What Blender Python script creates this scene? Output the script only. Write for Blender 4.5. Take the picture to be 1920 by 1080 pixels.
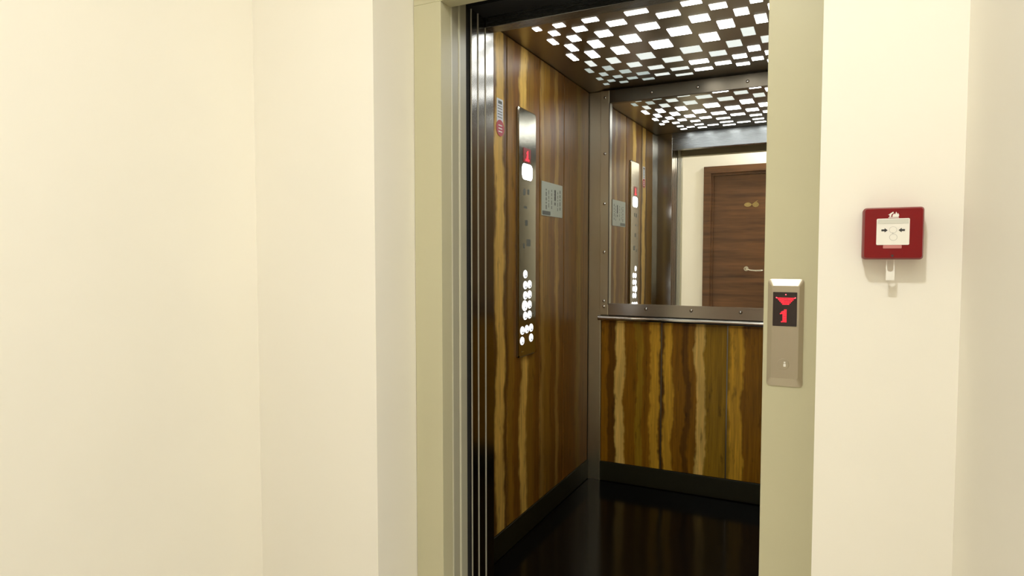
import bpy, bmesh, math
from mathutils import Vector, Matrix

# ------------------------------------------------------------------ clear
for o in list(bpy.data.objects):
    bpy.data.objects.remove(o)
scene = bpy.context.scene
COL = scene.collection

# ------------------------------------------------------------------ camera
CAM_Z = 1.224
YAW, PITCH, F_PX = 26.1718, 2.6755, 1199.07
cam_data = bpy.data.cameras.new('camera')
cam_data.sensor_width = 36.0
cam_data.lens = F_PX / 1920 * 36.0
cam_data.clip_start = 0.02
cam = bpy.data.objects.new('camera', cam_data)
COL.objects.link(cam)
cam.location = (0, 0, CAM_Z)
cam.rotation_euler = (math.radians(90 - PITCH), 0, math.radians(YAW))
scene.camera = cam

# ------------------------------------------------------------------ world and exposure
world = bpy.data.worlds.new('world')
scene.world = world
world.use_nodes = True
world.node_tree.nodes['Background'].inputs[0].default_value = (0.9, 0.85, 0.75, 1)
world.node_tree.nodes['Background'].inputs[1].default_value = 0.02
vs = scene.view_settings
vs.view_transform = 'Standard'
vs.look = 'None'
vs.gamma = 1
vs.use_curve_mapping = False
vs.exposure = 0.0
# light bounces often between the pale walls of the small lobby
scene.cycles.max_bounces = 10
scene.cycles.diffuse_bounces = 9
scene.cycles.glossy_bounces = 5

# strengths of the lobby lamp and of the added corridor fill
LOBBY_LAMP_W, CORRIDOR_FILL_W = 26.0, 15.0
TILE_BRIGHT, TILE_MID, TILE_DIM = 13.0, 0.80, 0.42

# lobby ceiling downlight (its fitting is built further down)
LAMP = (-0.25, -0.05, 2.792)
CORRIDOR_FILL = (1.10, 0.30, 2.792)  # unseen lamp added to brighten the left wall and niche return
for loc_, watts_ in ((LAMP, LOBBY_LAMP_W), (CORRIDOR_FILL, CORRIDOR_FILL_W)):
    ld = bpy.data.lights.new('downlight_or_fill_light', 'AREA')
    ld.shape = 'DISK'
    ld.size = 0.15
    ld.energy = watts_
    ld.color = (1.0, 1.0, 0.965)
    lamp = bpy.data.objects.new('downlight_or_fill_light', ld)
    COL.objects.link(lamp)
    lamp.location = loc_


# ------------------------------------------------------------------ helpers
def lin(c):
    return tuple(((v / 255) / 12.92 if v / 255 <= 0.04045 else ((v / 255 + 0.055) / 1.055) ** 2.4) for v in c)


def tag(o, label=None, cat=None, group=None, kind=None):
    if label: o['label'] = label
    if cat: o['category'] = cat
    if group: o['group'] = group
    if kind: o['kind'] = kind
    return o


def empty(name, loc, label=None, cat=None, group=None, kind=None):
    o = bpy.data.objects.new(name, None)
    COL.objects.link(o)
    o.location = loc
    o.empty_display_size = 0.05
    return tag(o, label, cat, group, kind)


def root_loc(o):
    v = Vector((0, 0, 0))
    while o:
        v += o.location
        o = o.parent
    return v


def link(name, bm, mat, parent=None, smooth=False, fix=True):
    """bm is in world metres; the object keeps its origin at its parent's."""
    if fix:
        bmesh.ops.recalc_face_normals(bm, faces=bm.faces[:])
    if parent:
        bmesh.ops.translate(bm, verts=bm.verts[:], vec=-root_loc(parent))
    me = bpy.data.meshes.new(name)
    bm.to_mesh(me)
    bm.free()
    if smooth:
        for p in me.polygons: p.use_smooth = True
    me.materials.append(mat)
    o = bpy.data.objects.new(name, me)
    COL.objects.link(o)
    if parent: o.parent = parent
    return o


def box(bm, x0, x1, y0, y1, z0, z1, bev=0, seg=2):
    r = bmesh.ops.create_cube(bm, size=1)
    vs_ = r['verts']
    bmesh.ops.scale(bm, verts=vs_, vec=(x1 - x0, y1 - y0, z1 - z0))
    bmesh.ops.translate(bm, verts=vs_, vec=((x0 + x1) / 2, (y0 + y1) / 2, (z0 + z1) / 2))
    if bev:
        es = list({e for v in vs_ for e in v.link_edges})
        bmesh.ops.bevel(bm, geom=es, offset=bev, segments=seg, profile=0.5, affect='EDGES')
    return bm


def nb():
    return bmesh.new()


def bx(*a, **k):
    return box(nb(), *a, **k)


# local frames: origin on a surface, U to the viewer's right, V up, N towards the viewer
def frame_front(y):   # surface facing -Y
    return lambda u, v, n: Vector((u, y - n, v))


def frame_left(x):    # surface facing +X, u = Y
    return lambda u, v, n: Vector((x + n, u, v))


def frame_back(y):    # surface facing +Y, u = X
    return lambda u, v, n: Vector((u, y + n, v))


def prism(bm, fr, pts, n0, n1, inset=None):
    """outline pts (u, v) extruded from n0 to n1; inset = function giving the upper outline"""
    top = inset if inset else pts
    a = [bm.verts.new(fr(u, v, n0)) for u, v in pts]
    b = [bm.verts.new(fr(u, v, n1)) for u, v in top]
    k = len(pts)
    bm.faces.new(a)
    bm.faces.new(b)
    for i in range(k):
        bm.faces.new((a[i], a[(i + 1) % k], b[(i + 1) % k], b[i]))
    return bm


def rrect(u0, u1, v0, v1, r, seg=4):
    out = []
    for cx, cy, a0 in ((u1 - r, v0 + r, -90), (u1 - r, v1 - r, 0), (u0 + r, v1 - r, 90), (u0 + r, v0 + r, 180)):
        for i in range(seg + 1):
            a = math.radians(a0 + 90 * i / seg)
            out.append((cx + r * math.cos(a), cy + r * math.sin(a)))
    return out


def ring(u, v, r, k=20, ru=None):
    ru = ru or r
    return [(u + ru * math.cos(2 * math.pi * i / k), v + r * math.sin(2 * math.pi * i / k)) for i in range(k)]


def annulus(bm, fr, u, v, r0, r1, n0, n1, k=24):
    o0, o1 = ring(u, v, r1, k), ring(u, v, r0, k)
    A = [bm.verts.new(fr(*p, n0)) for p in o0]; B = [bm.verts.new(fr(*p, n1)) for p in o0]
    C = [bm.verts.new(fr(*p, n0)) for p in o1]; D = [bm.verts.new(fr(*p, n1)) for p in o1]
    for i in range(k):
        j = (i + 1) % k
        bm.faces.new((A[i], A[j], B[j], B[i])); bm.faces.new((C[i], C[j], D[j], D[i]))
        bm.faces.new((B[i], B[j], D[j], D[i])); bm.faces.new((A[i], A[j], C[j], C[i]))
    return bm


def sweep(bm, pts, r, k=10):
    """round bar along a polyline"""
    rings = []
    n = len(pts)
    pts = [Vector(p) for p in pts]
    for i, p in enumerate(pts):
        t = (pts[min(i + 1, n - 1)] - pts[max(i - 1, 0)]).normalized()
        a = Vector((0, 0, 1)) if abs(t.z) < 0.9 else Vector((1, 0, 0))
        s = t.cross(a).normalized(); w = s.cross(t)
        rings.append([bm.verts.new(p + r * (s * math.cos(2 * math.pi * j / k) + w * math.sin(2 * math.pi * j / k))) for j in range(k)])
    for i in range(n - 1):
        for j in range(k):
            bm.faces.new((rings[i][j], rings[i][(j + 1) % k], rings[i + 1][(j + 1) % k], rings[i + 1][j]))
    bm.faces.new(rings[0]); bm.faces.new(rings[-1])
    return bm


# ------------------------------------------------------------------ materials
def new_mat(name):
    m = bpy.data.materials.new(name)
    m.use_nodes = True
    nt = m.node_tree
    return m, nt, nt.nodes['Principled BSDF'], nt.nodes, nt.links


def setp(b, **k):
    for n, v in k.items():
        b.inputs[n.replace('_', ' ')].default_value = v


def plain(name, col, rough=0.5, metal=0.0, emis=None, strength=0, noise=0.04, nscale=30, coat=0):
    m, nt, b, N, L = new_mat(name)
    setp(b, Roughness=rough, Metallic=metal)
    if coat: b.inputs['Coat Weight'].default_value = coat
    geo = N.new('ShaderNodeNewGeometry')
    tex = N.new('ShaderNodeTexNoise'); tex.inputs['Scale'].default_value = nscale
    tex.inputs['Detail'].default_value = 1
    L.new(geo.outputs['Position'], tex.inputs['Vector'])
    mp = N.new('ShaderNodeMapRange')
    mp.inputs['To Min'].default_value = 1 - noise; mp.inputs['To Max'].default_value = 1 + noise
    L.new(tex.outputs['Fac'], mp.inputs['Value'])
    mx = N.new('ShaderNodeVectorMath'); mx.operation = 'SCALE'
    mx.inputs[0].default_value = col
    L.new(mp.outputs['Result'], mx.inputs['Scale'])
    L.new(mx.outputs['Vector'], b.inputs['Base Color'])
    if emis:
        b.inputs['Emission Color'].default_value = (*emis, 1)
        b.inputs['Emission Strength'].default_value = strength
    return m


def paint(name, col, rough=0.6):
    m, nt, b, N, L = new_mat(name)
    setp(b, Roughness=rough)
    b.inputs['Specular IOR Level'].default_value = 0.3
    geo = N.new('ShaderNodeNewGeometry')
    big = N.new('ShaderNodeTexNoise'); big.inputs['Scale'].default_value = 2.2; big.inputs['Detail'].default_value = 2
    L.new(geo.outputs['Position'], big.inputs['Vector'])
    ramp = N.new('ShaderNodeMix'); ramp.data_type = 'RGBA'
    ramp.inputs[6].default_value = (*[c * 0.965 for c in col], 1)
    ramp.inputs[7].default_value = (*[min(1, c * 1.03) for c in col], 1)
    L.new(big.outputs['Fac'], ramp.inputs[0])
    L.new(ramp.outputs[2], b.inputs['Base Color'])
    return m


def steel(name, col, rough=0.25, vertical=True, brush=0.025):
    m, nt, b, N, L = new_mat(name)
    setp(b, Metallic=1.0, Roughness=rough)
    geo = N.new('ShaderNodeNewGeometry')
    mp = N.new('ShaderNodeMapping')
    mp.inputs['Scale'].default_value = (900, 900, 8) if vertical else (8, 900, 900)
    L.new(geo.outputs['Position'], mp.inputs['Vector'])
    tex = N.new('ShaderNodeTexNoise'); tex.inputs['Scale'].default_value = 1; tex.inputs['Detail'].default_value = 3
    L.new(mp.outputs['Vector'], tex.inputs['Vector'])
    r = N.new('ShaderNodeMapRange'); r.inputs['To Min'].default_value = rough - brush; r.inputs['To Max'].default_value = rough + brush
    L.new(tex.outputs['Fac'], r.inputs['Value']); L.new(r.outputs['Result'], b.inputs['Roughness'])
    c = N.new('ShaderNodeMix'); c.data_type = 'RGBA'
    c.inputs[6].default_value = (*[v * 0.97 for v in col], 1); c.inputs[7].default_value = (*[min(1, v * 1.03) for v in col], 1)
    L.new(tex.outputs['Fac'], c.inputs[0]); L.new(c.outputs[2], b.inputs['Base Color'])
    return m


def wood_bands(name, axis, u0, u1, bands, rough=0.3, warp=0.030):
    """laminate with upright wavy bands; bands = [(u, srgb), ...]"""
    m, nt, b, N, L = new_mat(name)
    setp(b, Roughness=rough)
    b.inputs['Specular IOR Level'].default_value = 0.28
    geo = N.new('ShaderNodeNewGeometry')
    sep = N.new('ShaderNodeSeparateXYZ'); L.new(geo.outputs['Position'], sep.inputs[0])
    u, z = sep.outputs[axis], sep.outputs['Z']

    def comb(su, sz, off=0.0):
        a = N.new('ShaderNodeMath'); a.operation = 'MULTIPLY_ADD'; L.new(u, a.inputs[0]); a.inputs[1].default_value = su; a.inputs[2].default_value = off
        c = N.new('ShaderNodeMath'); c.operation = 'MULTIPLY'; L.new(z, c.inputs[0]); c.inputs[1].default_value = sz
        cb = N.new('ShaderNodeCombineXYZ'); L.new(a.outputs[0], cb.inputs[0]); L.new(c.outputs[0], cb.inputs[1])
        return cb.outputs[0]

    def noise(vec, detail=3, rg=0.5):
        t = N.new('ShaderNodeTexNoise'); t.inputs['Scale'].default_value = 1; t.inputs['Detail'].default_value = detail
        t.inputs['Roughness'].default_value = rg
        L.new(vec, t.inputs['Vector']); return t.outputs['Fac']

    def madd(x, k, y):
        a = N.new('ShaderNodeMath'); a.operation = 'MULTIPLY_ADD'; L.new(x, a.inputs[0]); a.inputs[1].default_value = k
        if isinstance(y, float): a.inputs[2].default_value = y
        else: L.new(y, a.inputs[2])
        return a.outputs[0]

    w1 = madd(noise(comb(3.0, 3.2, 3.1), 4, 0.62), warp, -warp / 2)
    w2 = madd(noise(comb(14, 13, 7.7), 3), warp * 0.16, -warp * 0.08)
    uu = N.new('ShaderNodeMath'); uu.operation = 'ADD'; L.new(u, uu.inputs[0]); L.new(w1, uu.inputs[1])
    u2 = N.new('ShaderNodeMath'); u2.operation = 'ADD'; L.new(uu.outputs[0], u2.inputs[0]); L.new(w2, u2.inputs[1])
    mr = N.new('ShaderNodeMapRange'); mr.inputs['From Min'].default_value = u0; mr.inputs['From Max'].default_value = u1
    L.new(u2.outputs[0], mr.inputs['Value'])
    rp = N.new('ShaderNodeValToRGB'); el = rp.color_ramp.elements
    while len(el) > 1: el.remove(el[0])
    first = True
    for p, c in bands:
        t = max(0.0, min(1.0, (p - u0) / (u1 - u0)))
        e = el[0] if first else el.new(t)
        e.position = t; e.color = (*lin(c), 1); first = False
    L.new(mr.outputs['Result'], rp.inputs['Fac'])
    # streaks, fine upright grain and darker flecks
    st_ = N.new('ShaderNodeMapRange'); st_.inputs['From Min'].default_value = 0.25; st_.inputs['From Max'].default_value = 0.75
    st_.inputs['To Min'].default_value = 0.66; st_.inputs['To Max'].default_value = 1.30
    L.new(noise(comb(48, 2.4, 9.4), 4, 0.65), st_.inputs['Value'])
    g = N.new('ShaderNodeMapRange'); g.inputs['From Min'].default_value = 0.25; g.inputs['From Max'].default_value = 0.75
    g.inputs['To Min'].default_value = 0.72; g.inputs['To Max'].default_value = 1.22
    L.new(noise(comb(150, 5, 1.3), 4, 0.6), g.inputs['Value'])
    d = N.new('ShaderNodeMapRange'); d.inputs['From Min'].default_value = 0.60; d.inputs['From Max'].default_value = 0.72
    d.inputs['To Min'].default_value = 1.0; d.inputs['To Max'].default_value = 0.55
    L.new(noise(comb(34, 8.0, 5.2), 3, 0.6), d.inputs['Value'])
    mm = N.new('ShaderNodeMath'); mm.operation = 'MULTIPLY'; L.new(g.outputs[0], mm.inputs[0]); L.new(d.outputs[0], mm.inputs[1])
    m2 = N.new('ShaderNodeMath'); m2.operation = 'MULTIPLY'; L.new(mm.outputs[0], m2.inputs[0]); L.new(st_.outputs[0], m2.inputs[1]); mm = m2
    sc = N.new('ShaderNodeVectorMath'); sc.operation = 'SCALE'
    L.new(rp.outputs['Color'], sc.inputs[0]); L.new(mm.outputs[0], sc.inputs['Scale'])
    L.new(sc.outputs['Vector'], b.inputs['Base Color'])
    return m


WALL_COL = (0.855, 0.828, 0.750)
M_wall = paint('cream_wall_paint', WALL_COL)
M_ceil = paint('white_ceiling_paint', (0.86, 0.84, 0.80))
M_frame = paint('khaki_frame_enamel', (0.535, 0.51, 0.345), rough=0.38)
M_landing = paint('grey_green_door_enamel', (0.40, 0.385, 0.29), rough=0.30)
M_edge = plain('pale_panel_edge', (0.66, 0.64, 0.50), 0.35)
M_strip = plain('pale_steel_edge', (0.40, 0.375, 0.30), 0.4)
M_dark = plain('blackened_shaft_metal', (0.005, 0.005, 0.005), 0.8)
M_steel = steel('brushed_steel', (0.56, 0.54, 0.50), 0.24)
M_steel_dark = steel('dark_car_steel', (0.27, 0.25, 0.21), 0.30)
M_steel_door = steel('car_door_steel', (0.36, 0.345, 0.31), 0.17)
M_transom = steel('transom_steel', (0.25, 0.26, 0.26), 0.27, vertical=False)
M_cop = steel('polished_panel_steel', (0.36, 0.34, 0.28), 0.15)
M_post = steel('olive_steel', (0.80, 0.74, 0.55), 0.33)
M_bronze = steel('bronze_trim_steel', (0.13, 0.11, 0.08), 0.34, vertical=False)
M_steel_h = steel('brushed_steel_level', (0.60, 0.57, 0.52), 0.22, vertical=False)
M_plate = steel('call_plate_steel', (0.52, 0.465, 0.36), 0.42)
M_chrome = plain('polished_steel', (0.75, 0.74, 0.71), 0.12, 1.0)
M_mirror = plain('mirror_silver', (0.93, 0.93, 0.90), 0.0, 1.0, noise=0.0)
M_granite = plain('black_granite', (0.0030, 0.0030, 0.0026), 0.14, noise=0.5, nscale=350)
M_granite.node_tree.nodes['Principled BSDF'].inputs['Specular IOR Level'].default_value = 0.14
M_skirt = plain('black_skirting', (0.014, 0.012, 0.004), 0.4)
M_ceiling_plate = plain('bronze_mirror_plate', (0.36, 0.315, 0.24), 0.30, 1.0)
M_tile = [plain('light_tile_bright', (0.9, 0.9, 0.9), 0.5, emis=(0.95, 0.985, 1.0), strength=TILE_BRIGHT),
          plain('light_tile_middling', (0.9, 0.9, 0.9), 0.5, emis=(0.90, 1.0, 0.96), strength=TILE_MID),
          plain('light_tile_dim', (0.85, 0.9, 0.9), 0.5, emis=(0.80, 1.0, 0.97), strength=TILE_DIM)]
M_red = plain('red_plastic', (0.19, 0.003, 0.005), 0.36)
M_red.node_tree.nodes['Principled BSDF'].inputs['Specular IOR Level'].default_value = 0.25
M_white = plain('white_plastic', (0.82, 0.80, 0.74), 0.4)
M_white_grey = plain('clear_cover_grey', (0.62, 0.62, 0.56), 0.25)
M_pinkish = plain('clear_tab_over_red', (0.55, 0.20, 0.19), 0.25)
M_print = plain('black_print', (0.03, 0.03, 0.03), 0.5)
M_print_grey = plain('grey_print', (0.50, 0.49, 0.46), 0.5)
M_print_dark = plain('faded_dark_print', (0.12, 0.13, 0.11), 0.5)
M_screen = plain('dark_display_glass', (0.018, 0.008, 0.008), 0.12)
M_led = plain('red_led', (0.5, 0.01, 0.02), 0.4, emis=(1.0, 0.012, 0.030), strength=2.6)
M_led_hot = plain('red_led_bright', (0.5, 0.05, 0.05), 0.4, emis=(1.0, 0.09, 0.12), strength=3.2)
M_screen_red = plain('dim_red_screen', (0.1, 0.0, 0.0), 0.3, emis=(1.0, 0.01, 0.02), strength=0.09)
M_btn = plain('lit_button_white', (0.8, 0.8, 0.85), 0.4, emis=(0.93, 0.95, 1.0), strength=1.5)
M_btn_hot = plain('pressed_button_white', (0.9, 0.9, 0.9), 0.4, emis=(0.97, 0.98, 1.0), strength=4.5)
M_lamp = plain('white_lamp_lens', (0.9, 0.9, 0.95), 0.4, emis=(0.97, 0.97, 1.0), strength=6.0)
M_notice = plain('pale_green_card', (0.36, 0.40, 0.33), 0.35)
M_sticker = plain('white_sticker', (0.66, 0.68, 0.70), 0.4)
M_sticker_red = plain('red_sticker_disc', (0.42, 0.05, 0.07), 0.4)
M_brass = plain('brass_fitting', (0.55, 0.42, 0.20), 0.25, 1.0)
M_nickel = plain('satin_nickel', (0.70, 0.66, 0.56), 0.25, 1.0)
M_lobby_floor = plain('pale_stone_floor', (0.68, 0.65, 0.58), 0.35, noise=0.12, nscale=8)
M_lens = plain('downlight_lens', (0.9, 0.88, 0.8), 0.5, emis=(1, 0.9, 0.75), strength=4)

BR, DK, RD, TA, PL, OL = (140, 94, 14), (100, 64, 10), (116, 66, 12), (204, 156, 46), (224, 186, 98), (150, 114, 24)
def blocks(spec, e=0.004):
    """[(start, colour), ...] to ramp stops with crisp edges"""
    out = []
    for k, (p, c) in enumerate(spec):
        out.append((p + (e / 2 if k else 0), c))
        if k + 1 < len(spec): out.append((spec[k + 1][0] - e / 2, c))
    return out


back_bands = blocks([(-1.11, BR), (-1.06, DK), (-1.015, PL), (-0.968, BR), (-0.905, OL), (-0.868, BR), (-0.828, TA), (-0.782, DK), (-0.757, TA), (-0.712, BR),
                     (-0.655, DK), (-0.625, BR), (-0.592, PL), (-0.545, OL), (-0.425, TA), (-0.362, BR)], 0.010)
M_wood_back = wood_bands('striped_walnut_back', 'X', -1.11, -0.10, back_bands, rough=0.36, warp=0.095)
BR, DK, RD, TA, PL, OL = (134, 96, 28), (96, 64, 18), (116, 75, 20), (212, 173, 86), (156, 120, 54), (134, 102, 36)
side_bands = blocks([(1.98, BR), (2.20, DK), (2.235, TA), (2.308, DK), (2.345, BR), (2.40, RD), (2.465, TA), (2.525, BR), (2.60, RD), (2.678, PL),
                     (2.715, BR), (2.79, RD), (2.858, PL), (2.898, RD), (3.145, OL), (3.205, RD)], 0.020)
M_wood_side = wood_bands('striped_walnut_side', 'Y', 1.98, 3.34, side_bands, rough=0.36, warp=0.10)


def door_wood(name):
    m, nt, b, N, L = new_mat(name)
    setp(b, Roughness=0.42)
    geo = N.new('ShaderNodeNewGeometry'); mp = N.new('ShaderNodeMapping'); mp.inputs['Scale'].default_value = (1.6, 4, 22)
    L.new(geo.outputs['Position'], mp.inputs['Vector'])
    t = N.new('ShaderNodeTexNoise'); t.inputs['Scale'].default_value = 1; t.inputs['Detail'].default_value = 5; t.inputs['Roughness'].default_value = 0.6
    L.new(mp.outputs['Vector'], t.inputs['Vector'])
    r = N.new('ShaderNodeValToRGB'); e = r.color_ramp.elements
    e[0].position = 0.3; e[0].color = (*lin((64, 40, 21)), 1)
    e[1].position = 0.72; e[1].color = (*lin((112, 76, 45)), 1)
    L.new(t.outputs['Fac'], r.inputs['Fac']); L.new(r.outputs['Color'], b.inputs['Base Color'])
    return m


M_door = door_wood('brown_door_veneer')
M_casing = door_wood('brown_casing_veneer')

# ------------------------------------------------------------------ the lobby
YF = 1.455          # face of the wall with the fire alarm
YD = 1.650          # face of the lift door frame, set back in its niche
XL, XN0, XN1, XR = -1.610, -1.1464, -0.0155, 0.229
YB, XE, ZC = -0.30, 1.90, 2.82
tag(link('floor', bx(XL - .1, XE + .1, YB - .1, 1.826, -0.08, 0.0), M_lobby_floor), 'pale stone floor of the lift lobby', kind='structure')
tag(link('ceiling', bx(XL - .1, XE + .1, YB - .1, YF + .24, ZC, ZC + .08), M_ceil), 'white ceiling of the lift lobby', kind='structure')
tag(link('wall_left', bx(XL - .1, XL, YB - .1, YF + .24, 0, ZC), M_wall), 'plain cream wall on the left of the lobby', kind='structure')
b = nb()
box(b, XL, XN0, YF, YF + .24, 0, ZC)
box(b, XN0, XN1, YF, YF + .24, 2.12, ZC)
box(b, XN1, XR, YF, YF + .24, 0, ZC)
tag(link('wall_front', b, M_wall), 'cream wall with a niche around the lift doorway', kind='structure')
tag(link('wall_right', bx(XR, XE, 0.95, YF + .24, 0, ZC), M_wall), 'shaded cream wall beside the fire alarm', kind='structure')
tag(link('wall_end', bx(XE, XE + .1, YB - .1, 0.95, 0, ZC), M_wall), 'cream end wall of the corridor', kind='structure')

# opposite wall with a brown door, seen in the lift mirror
DX0, DX1, DZ = -1.275, -0.290, 2.176
CW = 0.072
b = nb()
box(b, XL, DX0 + .01, YB - .1, YB, 0, ZC)
box(b, DX1 - .01, XE, YB - .1, YB, 0, ZC)
box(b, DX0 + .01, DX1 - .01, YB - .1, YB, DZ - .01, ZC)
tag(link('wall_back', b, M_wall), 'cream wall around the brown door reflected in the mirror', kind='structure')
door = empty('door_1', ((DX0 + DX1) / 2, YB, 0), 'brown wood-grain door with a lever handle, seen in the mirror', kind='structure')
b = nb()
box(b, DX0, DX0 + CW, YB - .09, YB + .022, 0, DZ - CW, .003)
box(b, DX1 - CW, DX1, YB - .09, YB + .022, 0, DZ - CW, .003)
box(b, DX0, DX1, YB - .09, YB + .022, DZ - CW, DZ, .003)
link('casing', b, M_casing, door)
b = nb()
box(b, DX0 + CW, DX0 + CW + .022, YB - .09, YB - .012, 0, DZ - CW)
box(b, DX1 - CW - .022, DX1 - CW, YB - .09, YB - .012, 0, DZ - CW)
box(b, DX0 + CW + .022, DX1 - CW - .022, YB - .09, YB - .012, DZ - CW - .022, DZ - CW)
link('door_stop', b, M_casing, door)
leaf = link('door_leaf', bx(DX0 + CW + .022, DX1 - CW - .022, YB - .075, YB - .035, 0.006, DZ - CW - .024), M_door, door)
frb = frame_back(YB - .035)
hx, hz = -0.845, 1.115
b = nb(); prism(b, frb, ring(hx, hz, .024), 0, .009)
hd = link('door_handle', sweep(nb(), [(hx, YB - .03, hz), (hx, YB + .020, hz), (hx + .012, YB + .028, hz - .003), (hx + .05, YB + .028, hz - .014),
                                      (hx + .10, YB + .028, hz - .018), (hx + .15, YB + .028, hz - .016), (hx + .17, YB + .022, hz - .014)], .0085), M_nickel, door, True)
link('handle_rosette', b, M_nickel, hd)
# small brass emblem of two linked leaf shapes
b = nb()
ex, ez = -0.80, 1.775
prism(b, frb, ring(ex - .040, ez - .004, .022, 14, .036), 0, .005)
prism(b, frb, ring(ex + .036, ez - .006, .026, 14, .032), 0, .005)
prism(b, frb, [(ex - .01, ez - .006), (ex + .01, ez - .006), (ex + .06, ez + .034), (ex + .05, ez + .036)], 0, .006)
link('door_emblem', b, M_brass, door)

# downlight fitting in the lobby ceiling, and one for the added corridor fill
for loc_, lab_ in ((LAMP, 'round downlight in the lobby ceiling in front of the lift'), (CORRIDOR_FILL, 'added unseen fill downlight in the corridor ceiling past the right wall')):
    dl = empty('ceiling_downlight', (loc_[0], loc_[1], ZC), lab_, 'light', 'downlights of the lobby and corridor')
    A = lambda u, v, n: Vector((loc_[0] + u, loc_[1] + v, ZC - n))
    b = nb(); annulus(b, A, 0, 0, .102, .125, 0, .012, 32)
    link('trim_ring', b, M_white, dl)
    b = nb(); prism(b, A, ring(0, 0, .101, 32), 0.001, .006)
    link('lens', b, M_lens, dl)

# ------------------------------------------------------------------ lift door frame (landing)
XJ0, XJ1, ZH = -1.048, -0.1342, 1.990
df = empty('lift_door_frame', ((XJ0 + XJ1) / 2, YD, 0), 'khaki painted steel frame around the open lift doorway', 'door frame')
link('left_jamb', bx(XN0 + .001, XJ0, YD, YD + .058, 0, ZH, .0015), M_frame, df)
link('right_jamb', bx(XJ1, XN1 - .001, YD, YD + .058, 0, ZH, .0015), M_frame, df)
link('head', bx(XN0 + .001, XN1 - .001, YD, YD + .058, ZH, 2.119, .0015), M_frame, df)

# landing door panels, slid open to the left
ld_ = empty('landing_door', (XJ0, 1.757, 0), 'pair of khaki sliding landing door panels stacked open at the left jamb', 'door')
for y0, y1, dx in ((1.7115, 1.7545, .0), (1.7595, 1.803, .0)):
    p = link('door_panel', bx(XJ0 - .44, XJ0 - .0015 + dx, y0, y1, 0.01, 2.055, .002), M_landing, ld_)
    link('edge_strip', bx(XJ0 - .012, XJ0 + .0008, y0 - .0035, y0 + .0022, 0.01, 2.055), M_edge, p)

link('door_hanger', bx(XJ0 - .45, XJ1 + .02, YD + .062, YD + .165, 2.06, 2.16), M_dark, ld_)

# car door panels, slid open to the left
cd = empty('elevator_door', (XJ0, 1.88, 0), 'pair of brushed steel car door panels stacked open beside the dark gap', 'door')
for y0, y1 in ((1.836, 1.874), (1.881, 1.925)):
    p = link('door_panel', bx(XJ0 - .46, XJ0 - .001, y0, y1, 0.012, 2.03, .002), M_steel_door, cd)
    link('edge_strip', bx(XJ0 - .004, XJ0 + .0004, y0 - .0022, y0 - .0002, 0.012, 2.03), M_strip, p)
link('gap_shade_fill', bx(XJ0 - .30, XJ0 - .006, 1.8065, 1.8325, 0.012, 2.03), M_dark, cd)  # black box added to stand in for the shade inside the door gap
# threshold
sl = empty('door_sill', ((XJ0 + XJ1) / 2, 1.88, 0), 'grooved metal sill between lobby floor and lift car', 'sill')
link('sill_plate', bx(XJ0 - .45, XJ1 + .02, 1.828, 1.985, -0.06, 0.0), M_steel_h, sl)
for y in (1.855, 1.903):
    link('guide_rail', bx(XJ0 - .45, XJ1 + .02, y - .006, y + .006, 0.0, 0.004), M_chrome, sl)

# ------------------------------------------------------------------ lift car
CX0, CX1, CY0, CY1, CZ = -1.171, -0.034, 1.988, 3.339, 2.118
car = empty('lift_car', ((CX0 + CX1) / 2, (CY0 + CY1) / 2, 0), 'lift car lined with striped walnut panels, steel trim and a black floor', 'elevator')
link('car_floor', bx(CX0 - .03, CX1 + .03, CY0, CY1 + .03, -0.05, 0.0), M_granite, car)
PT = 0.012   # panel thickness in front of the shell
sh = link('side_wall', bx(CX0 - .04, CX0 - PT, CY0 - .06, CY1 + .04, 0.0, CZ), M_steel_dark, car)
for y0, y1 in ((2.055, 2.333), (2.339, 2.664), (2.670, 2.962), (2.968, 3.325)):
    link('wood_panel', bx(CX0 - PT, CX0, y0, y1, 0.108, CZ - .002, .0018), M_wood_side, sh)
for y in (2.336, 2.667, 2.965):
    link('joint_strip', bx(CX0 - PT, CX0 - .005, y - .0028, y + .0028, 0.108, CZ - .002), M_steel_dark, sh)
link('steel_stile', bx(CX0 - PT, CX0, CY0, 2.052, 0.108, CZ - .002, .001), M_steel, sh)
sr = link('side_wall', bx(CX1 + PT, CX1 + .04, CY0 - .06, CY1 + .04, 0.0, CZ), M_steel_dark, car)
for y0, y1 in ((2.055, 2.333), (2.339, 2.664), (2.670, 2.962), (2.968, 3.325)):
    link('wood_panel', bx(CX1, CX1 + PT, y0, y1, 0.108, CZ - .002, .0018), M_wood_side, sr)
bw = link('back_wall', bx(CX0 - PT, CX1 + PT, CY1 + PT, CY1 + .04, 0.0, CZ), M_steel_dark, car)
for x0, x1 in ((-1.097, -0.771), (-0.765, -0.441), (-0.435, -0.110)):
    link('wood_panel', bx(x0, x1, CY1, CY1 + PT, 0.108, 0.905, .0018), M_wood_back, bw)
for x in (-0.768, -0.438):
    link('joint_strip', bx(x - .003, x + .003, CY1 + .004, CY1 + PT, 0.108, 0.905), M_steel_dark, bw)
link('upper_panel', bx(-1.100, -0.106, CY1, CY1 + PT, 0.905, CZ - .002), M_steel_dark, bw)
for x0, x1 in ((CX0 - .001, -1.100), (-0.106, CX1 + .001)):
    link('corner_post', bx(x0, x1, CY1 - .004, CY1 + PT, 0.0, CZ - .002, .0015), M_post, car)
# skirting
link('skirting', bx(-1.100, -0.106, CY1 - .006, CY1 + PT, 0.004, 0.106, .001), M_skirt, car)
link('skirting', bx(CX0 - PT, CX0 + .004, CY0, CY1 - .004, 0.004, 0.106, .001), M_skirt, car)
link('skirting', bx(CX1 - .004, CX1 + PT, CY0, CY1 - .004, 0.004, 0.106, .001), M_skirt, car)
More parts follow.
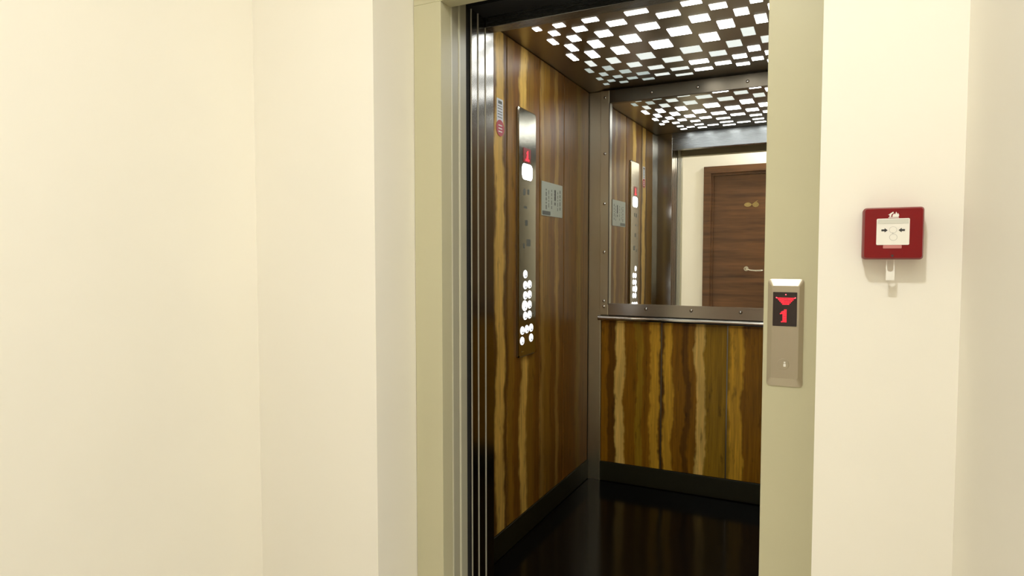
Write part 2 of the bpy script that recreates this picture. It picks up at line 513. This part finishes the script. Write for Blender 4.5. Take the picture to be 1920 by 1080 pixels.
# front wall of the car: two returns and the transom
fw = link('front_wall', bx(CX0 - .04, XJ0, 1.932, CY0, 0.0, CZ, .0015), M_steel_door, car)
link('edge_strip', bx(XJ0 - .004, XJ0 + .0004, 1.9298, 1.9318, 0.0, 2.0), M_strip, fw)
link('return_panel', bx(XJ1 - .005, CX1 + .04, 1.932, CY0, 0.0, CZ, .0015), M_steel, fw)
tr = link('transom', bx(XJ0, XJ1 - .005, 1.932, CY0, 2.000, CZ, .0015), M_transom, car)
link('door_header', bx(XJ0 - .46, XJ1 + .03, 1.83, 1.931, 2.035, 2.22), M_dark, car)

# ceiling plate with its swelling checkerboard of light tiles
cp = link('car_ceiling', bx(CX0 - .04, CX1 + .04, 1.932, CY1 + .04, CZ, CZ + .05), M_ceiling_plate, car)
xc = -0.590
cols_ = [(.050, .088), (.146, .074), (.226, .062), (.294, .052), (.352, .044), (.402, .036), (.445, .028)]
cols = [(xc - o, w) for o, w in reversed(cols_)] + [(xc + o, w) for o, w in cols_]
rows = [(2.328, .042), (2.400, .056), (2.491, .076), (2.595, .100), (2.718, .108), (2.842, .096), (2.944, .078), (3.030, .062), (3.099, .050), (3.155, .042), (3.205, .034)]
front = [(2.262, .034), (2.205, .030), (2.150, .028), (2.100, .026)]
tile_mesh = {}
def tile(x, y, w, h, lvl):
    key = (round(w, 3), round(h, 3), lvl)
    if key not in tile_mesh:
        bm_ = nb()
        box(bm_, -w / 2, w / 2, -h / 2, h / 2, -.0012, .002)
        me = bpy.data.meshes.new('light_tile'); bm_.to_mesh(me); bm_.free(); me.materials.append(M_tile[lvl]); tile_mesh[key] = me
    o = bpy.data.objects.new('light_tile', tile_mesh[key])
    COL.objects.link(o); o.parent = cp
    o.location = Vector((x, y, CZ)) - root_loc(cp)
for j, (y, h) in enumerate(rows):
    for i, (x, w) in enumerate(cols):
        if (i + j) % 2: continue
        if j == 10 and i > 6: continue
        lvl = 0
        if j == 4 and i in (0,): lvl = 0
        if j in (5, 6): lvl = 1
        if j >= 7: lvl = 2 if i < 5 else (1 if i < 7 else 0)
        if j == 6 and i < 3: lvl = 2
        if j in (5, 6) and i >= 9: lvl = 0 if j == 6 else 1
        if j == 4 and i >= 10: lvl = 1
        tile(x, y, w * .92, h * .88, lvl)
for j, (y, h) in enumerate(front[1:]):
    for i, (x, w) in enumerate(cols):
        if (i + j) % 2 or not 1 < i < 12: continue
        tile(x, y, w * .9, h * .82, 0)

# ------------------------------------------------------------------ mirror on the back wall
MX0, MX1, MZ0, MZ1 = -1.051, -0.150, 0.975, 2.045
YM = 3.318
mir = empty('wall_mirror', ((MX0 + MX1) / 2, CY1, MZ0), 'steel framed mirror on the back wall of the lift above the handrail', 'mirror')
g = bx(MX0 - .004, MX1 + .004, YM, YM + .005, MZ0 - .004, MZ1 + .004)
# the glass sits about half a degree off square in its frame
bmesh.ops.rotate(g, verts=g.verts[:], cent=((MX0 + MX1) / 2, YM, 1.5), matrix=Matrix.Rotation(math.radians(-0.82), 3, 'Z'))
link('mirror_glass', g, M_mirror, mir)
FY0, FY1 = 3.309, CY1 - .0005
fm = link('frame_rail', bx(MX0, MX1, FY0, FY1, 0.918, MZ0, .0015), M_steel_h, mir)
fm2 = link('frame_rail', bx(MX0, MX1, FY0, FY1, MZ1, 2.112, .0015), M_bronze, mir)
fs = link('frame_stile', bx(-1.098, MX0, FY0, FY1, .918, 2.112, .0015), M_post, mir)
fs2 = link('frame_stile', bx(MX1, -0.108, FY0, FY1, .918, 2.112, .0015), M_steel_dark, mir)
link('inner_lip', bx(MX0 - .001, MX0 + .005, FY0 - .002, YM + .006, MZ0, MZ1), M_steel_dark, fs)
link('inner_lip', bx(MX0, MX1, FY0 - .002, YM + .006, MZ0 - .001, MZ0 + .006), M_steel_h, fm)
frm = frame_front(FY0)
def screw(x, z, parent):
    b_ = nb()
    prism(b_, frm, ring(x, z, .0085, 12), 0, .004, ring(x, z, .0045, 12))
    link('screw', b_, M_chrome, parent, True)
for x in (-0.844, -0.612, -0.374): screw(x, .957, fm)
screw(-1.074, .963, fs)
for z in (.993, 1.256, 1.514, 1.78): screw(-1.074, z, fs)
screw(-1.074, 2.076, fs)
for x in (-0.825, -0.594, -0.36): screw(x, 2.076, fm2)

# handrail: a rounded steel nosing under the mirror
prof = [(0, 0)] + [(.020 + .014 * math.cos(a), -.015 + .015 * math.sin(a)) for a in [math.radians(90 - 20 * i) for i in range(10)]] + [(0, -.030)]
b = nb()
pa = [b.verts.new((-1.108, CY1 - d - .0005, .916 + z)) for d, z in prof]
pb = [b.verts.new((-0.098, CY1 - d - .0005, .916 + z)) for d, z in prof]
b.faces.new(pa); b.faces.new(pb)
for i in range(len(prof)):
    j = (i + 1) % len(prof)
    b.faces.new((pa[i], pa[j], pb[j], pb[i]))
hr = link('handrail', b, M_chrome, None)
tag(hr, 'polished steel rail running under the mirror above the wood panels', 'handrail')

# ------------------------------------------------------------------ car operating panel on the left wall
FL = frame_left(CX0)
cop = empty('car_control_panel', (CX0, 2.51, .80), 'tall steel control panel with lit white buttons on the walnut wall', 'control panel')
P0 = rrect(2.420, 2.602, .800, 1.856, .012)
P1 = rrect(2.426, 2.596, .806, 1.850, .010)
b = nb(); prism(b, FL, P0, 0.0, .008); prism(b, FL, P0, .008, .012, P1)
plate = link('panel_plate', b, M_cop, cop)
PN = .012
b = nb(); prism(b, FL, rrect(2.466, 2.540, 1.632, 1.692, .003), PN, PN + .0015)
scr = link('floor_display', b, M_screen_red, cop)
b = nb()
prism(b, FL, [(2.497, 1.648), (2.511, 1.648), (2.511, 1.682), (2.499, 1.674), (2.499, 1.668), (2.503, 1.668)], PN + .0015, PN + .002)
prism(b, FL, [(2.486, 1.638), (2.522, 1.638), (2.522, 1.646), (2.486, 1.646)], PN + .0015, PN + .002)
link('digit', b, M_led, scr)
b = nb(); prism(b, FL, rrect(2.455, 2.560, 1.558, 1.626, .022, 6), PN, PN + .002, rrect(2.458, 2.557, 1.561, 1.623, .020, 6))
link('cabin_lamp', b, M_lamp, cop)
# small dark marks below the cabin lamp
for k, (y, z, w, h) in enumerate([(2.478, 1.505, .022, .026), (2.518, 1.508, .018, .022), (2.488, 1.440, .030, .010), (2.498, 1.375, .024, .024), (2.520, 1.290, .040, .030), (2.474, 1.276, .014, .022)]):
    b = nb(); prism(b, FL, rrect(y - w / 2, y + w / 2, z - h / 2, z + h / 2, .004, 2), PN, PN + .0004)
    link('dark_mark', b, M_print_dark, cop)
bt = [(2.487, 1.155), (2.487, 1.108), (2.531, 1.110), (2.487, 1.064), (2.531, 1.066), (2.482, 1.020), (2.531, 1.022), (2.487, .976), (2.531, .978),
      (2.458, .915), (2.503, .917), (2.548, .919), (2.456, .871), (2.548, .875)]
for k, (y, z) in enumerate(bt):
    hot = k == 5
    b = nb(); r_ = .0225 if hot else .0178
    prism(b, FL, ring(y, z, r_, 20), PN, PN + .003, ring(y, z, r_ * .92, 20))
    bo = link('button', b, M_btn_hot if hot else M_btn, cop)
    b = nb(); prism(b, FL, ring(y + .001, z - .008, .0048, 10), PN + .003, PN + .0036)
    link('button_mark', b, M_print, bo)
b = nb(); prism(b, FL, rrect(2.452, 2.472, .822, .826, .0015, 2), PN, PN + .001)
link('maker_mark', b, M_chrome, cop)

# notice card on the left wall
no = empty('safety_notice', (CX0, 2.807, 1.42), 'pale green safety notice on the walnut wall beside the control panel', 'notice')
b = nb(); prism(b, FL, rrect(2.684, 2.936, 1.420, 1.576, .004), 0, .003)
link('card', b, M_notice, no)
b = nb()
for y, z0, z1, w in ((2.735, 1.45, 1.545, .010), (2.765, 1.46, 1.55, .006), (2.80, 1.455, 1.545, .007), (2.842, 1.475, 1.548, .016), (2.875, 1.45, 1.54, .006), (2.905, 1.455, 1.55, .010)):
    z = z0
    i = 0
    while z < z1 - .006:
        h = .008 + .006 * ((i * 7 + int(y * 1000)) % 3)
        h = min(h, z1 - z)
        box(b, CX0 + .003, CX0 + .0034, y - w / 2, y + w / 2, z, z + h); z += h + .006; i += 1
tag(link('printed_lines', b, M_print_dark, no), kind='stuff')
b = nb(); prism(b, FL, [(2.836, 1.500), (2.848, 1.500), (2.848, 1.545), (2.836, 1.545)], .0035, .004)
link('printed_symbol', b, M_print, no)
b = nb(); prism(b, FL, rrect(2.69, 2.785, 1.424, 1.442, .003, 2), .003, .0035)
link('printed_footer', b, M_print_dark, no)

# narrow sticker with a red disc
st = empty('inspection_sticker', (CX0, 2.272, 1.71), 'narrow white sticker with a red disc near the car door', 'sticker')
b = nb(); prism(b, FL, rrect(2.246, 2.300, 1.752, 1.852, .004), 0, .001)
link('label_strip', b, M_sticker, st)
b = nb(); prism(b, FL, ring(2.274, 1.738, .032, 24, .034), .001, .002)
rd = link('red_disc', b, M_sticker_red, st)
b = nb()
box(b, CX0 + .001, CX0 + .0015, 2.258, 2.290, 1.832, 1.844)
for z in (1.822, 1.812, 1.800, 1.790, 1.778): box(b, CX0 + .001, CX0 + .0014, 2.254, 2.292, z, z + .003)
tag(link('printed_lines', b, M_print_dark, st), kind='stuff')
b = nb()
for z in (1.748, 1.736, 1.724): box(b, CX0 + .002, CX0 + .0024, 2.258, 2.290, z - .002, z + .002)
tag(link('disc_print', b, M_white, rd), kind='stuff')

# ------------------------------------------------------------------ landing call panel on the right jamb
FF = frame_front(YD)
call = empty('lift_call_panel', (-0.085, YD, .918), 'steel lift call plate with a red arrow and number 1 on the right jamb', 'call panel')
u0, u1, v0, v1 = -0.1246, -0.0455, .918, 1.1745
b = nb()
prism(b, FF, rrect(u0, u1, v0, v1, .008), 0, .003)
prism(b, FF, rrect(u0, u1, v0, v1, .008), .003, .011, rrect(u0 + .010, u1 - .010, v0 + .020, v1 - .016, .004))
link('plate', b, M_plate, call)
b = nb(); prism(b, FF, rrect(-.1125, -.0600, 1.063, 1.1435, .001, 2), .0105, .0125)
disp = link('display', b, M_screen, call)
P = .0031
def dots(name, pts, mat, parent):
    b_ = nb()
    for u, v in pts:
        prism(b_, FF, ring(u, v, .00135, 8), .0125, .0131)
    link(name, b_, mat, parent)
ax, az = -.0845, 1.1295
arrow = []
for r_, n in enumerate((13, 11, 9, 7, 5)):
    for i in range(n): arrow.append((ax + (i - (n - 1) / 2) * P, az - r_ * P * 1.15))
dots('arrow_light', arrow[:], M_led, disp)
dots('arrow_tip', [(ax, az + .0085), (ax - 6.6 * P, az + .001), (ax + 6.6 * P, az + .001)], M_led_hot, disp)
one = []
for r_ in range(9):
    for i in range(3):
        one.append((ax - .0052 + i * P, 1.1015 - r_ * P * 1.12))
one += [(ax - .0052 - P, 1.0965), (ax - .0052 - P, 1.0935), (ax - .0052 - 1.8 * P, 1.0925), (ax - .0052 - P, 1.0735)]
one = [p for p in one if not (p[0] < ax - .004 and p[1] > 1.100)]
dots('digit_light', one, M_led, disp)
b = nb(); prism(b, FF, ring(-.088, .972, .0135, 28), .011, .0116, ring(-.088, .972, .0128, 28))
btn = link('call_button', b, M_plate, call)
b = nb()
prism(b, FF, ring(-.0845, .9765, .0022, 8), .0116, .0120)
prism(b, FF, rrect(-.0872, -.0818, .9665, .9735, .001, 2), .0116, .0120)
link('button_mark', b, M_white, btn)

# ------------------------------------------------------------------ fire alarm call point
FA = frame_front(YF)
al = empty('fire_alarm_call_point', (.112, YF, 1.2215), 'red manual fire alarm box with a white window on the cream wall', 'fire alarm')
a0, a1, c0, c1 = .0618, .1625, 1.2215, 1.3205
b = nb()
prism(b, FA, rrect(a0, a1, c0, c1, .006), 0, .036)
prism(b, FA, rrect(a0, a1, c0, c1, .006), .036, .046, rrect(a0 + .003, a1 - .003, c0 + .003, c1 - .003, .004))
link('housing', b, M_red, al)
b = nb(); prism(b, FA, rrect(.0845, .1385, 1.2490, 1.2990, .002, 3), .0455, .0475)
win = link('window', b, M_white, al)
b = nb(); prism(b, FA, rrect(.0860, .1370, 1.2890, 1.2978, .001, 2), .0475, .0480)
link('cover_band', b, M_white_grey, win)
def arrow2(x0, x1, z):
    s = 1 if x1 > x0 else -1
    w = abs(x1 - x0)
    return [(x0, z - .0018), (x0 + s * w * .5, z - .0018), (x0 + s * w * .5, z - .0042), (x1, z), (x0 + s * w * .5, z + .0042), (x0 + s * w * .5, z + .0018), (x0, z + .0018)]
for x0, x1 in ((.0925, .1030), (.1310, .1205)):
    b = nb(); prism(b, FA, arrow2(x0, x1, 1.2768), .0475, .0478); link('printed_arrow', b, M_print, win)
b = nb(); annulus(b, FA, .1118, 1.2775, .0058, .0064, .0475, .0478); link('printed_circle', b, M_print_grey, win)
b = nb(); annulus(b, FA, .1125, 1.2635, .0058, .0066, .0475, .0478); link('printed_circle', b, M_print_grey, win)
b = nb(); prism(b, FA, ring(.1115, 1.2712, .0012, 8), .0475, .0478); link('printed_finger', b, M_print_grey, win)
b = nb(); prism(b, FA, rrect(.0960, .1265, 1.2425, 1.2488, .001, 2), .0457, .0470); link('cover_tab', b, M_pinkish, al)
b = nb(); prism(b, FA, ring(.1118, 1.2285, .0022, 12), .0457, .0462); link('keyhole', b, M_print, al)
# white emblem: burning house
b = nb()
ox, oz = .1122, 1.3052
N0, N1 = .0459, .0464
prism(b, FA, [(ox - .0085, oz - .0052), (ox + .0085, oz - .0052), (ox + .0085, oz - .0040), (ox - .0085, oz - .0040)], N0, N1)
prism(b, FA, [(ox - .0068, oz - .0034), (ox - .0040, oz - .0034), (ox - .0036, oz + .0012), (ox + .0002, oz + .0046), (ox - .0010, oz + .0066), (ox - .0092, oz + .0006), (ox - .0068, oz + .0006)], N0, N1)
prism(b, FA, [(ox - .0022, oz - .0034), (ox + .0078, oz - .0034), (ox + .0090, oz - .0002), (ox + .0070, oz + .0040), (ox + .0062, oz + .0012), (ox + .0040, oz + .0066), (ox + .0024, oz + .0016), (ox + .0004, oz + .0030), (ox - .0016, oz + .0004)], N0, N1)
link('burning_house_emblem', b, M_white, al)
# white test key hanging under the box
b = nb()
kx = .1102
out = [(kx - .0072, 1.1815), (kx + .0072, 1.1815), (kx + .0072, 1.2185), (kx + .0052, 1.2215), (kx + .0052, 1.2030)]
for i in range(7):
    a = math.radians(-i * 30)
    out.append((kx + .0052 * math.cos(a), 1.2030 + .0052 * math.sin(a)))
out += [(kx - .0052, 1.2215), (kx - .0072, 1.2185)]
out = [p for i, p in enumerate(out) if i == 0 or p != out[i - 1]]
prism(b, FA, out, .028, .032)
bmesh.ops.remove_doubles(b, verts=b.verts[:], dist=1e-6)
link('test_key', b, M_white, al)
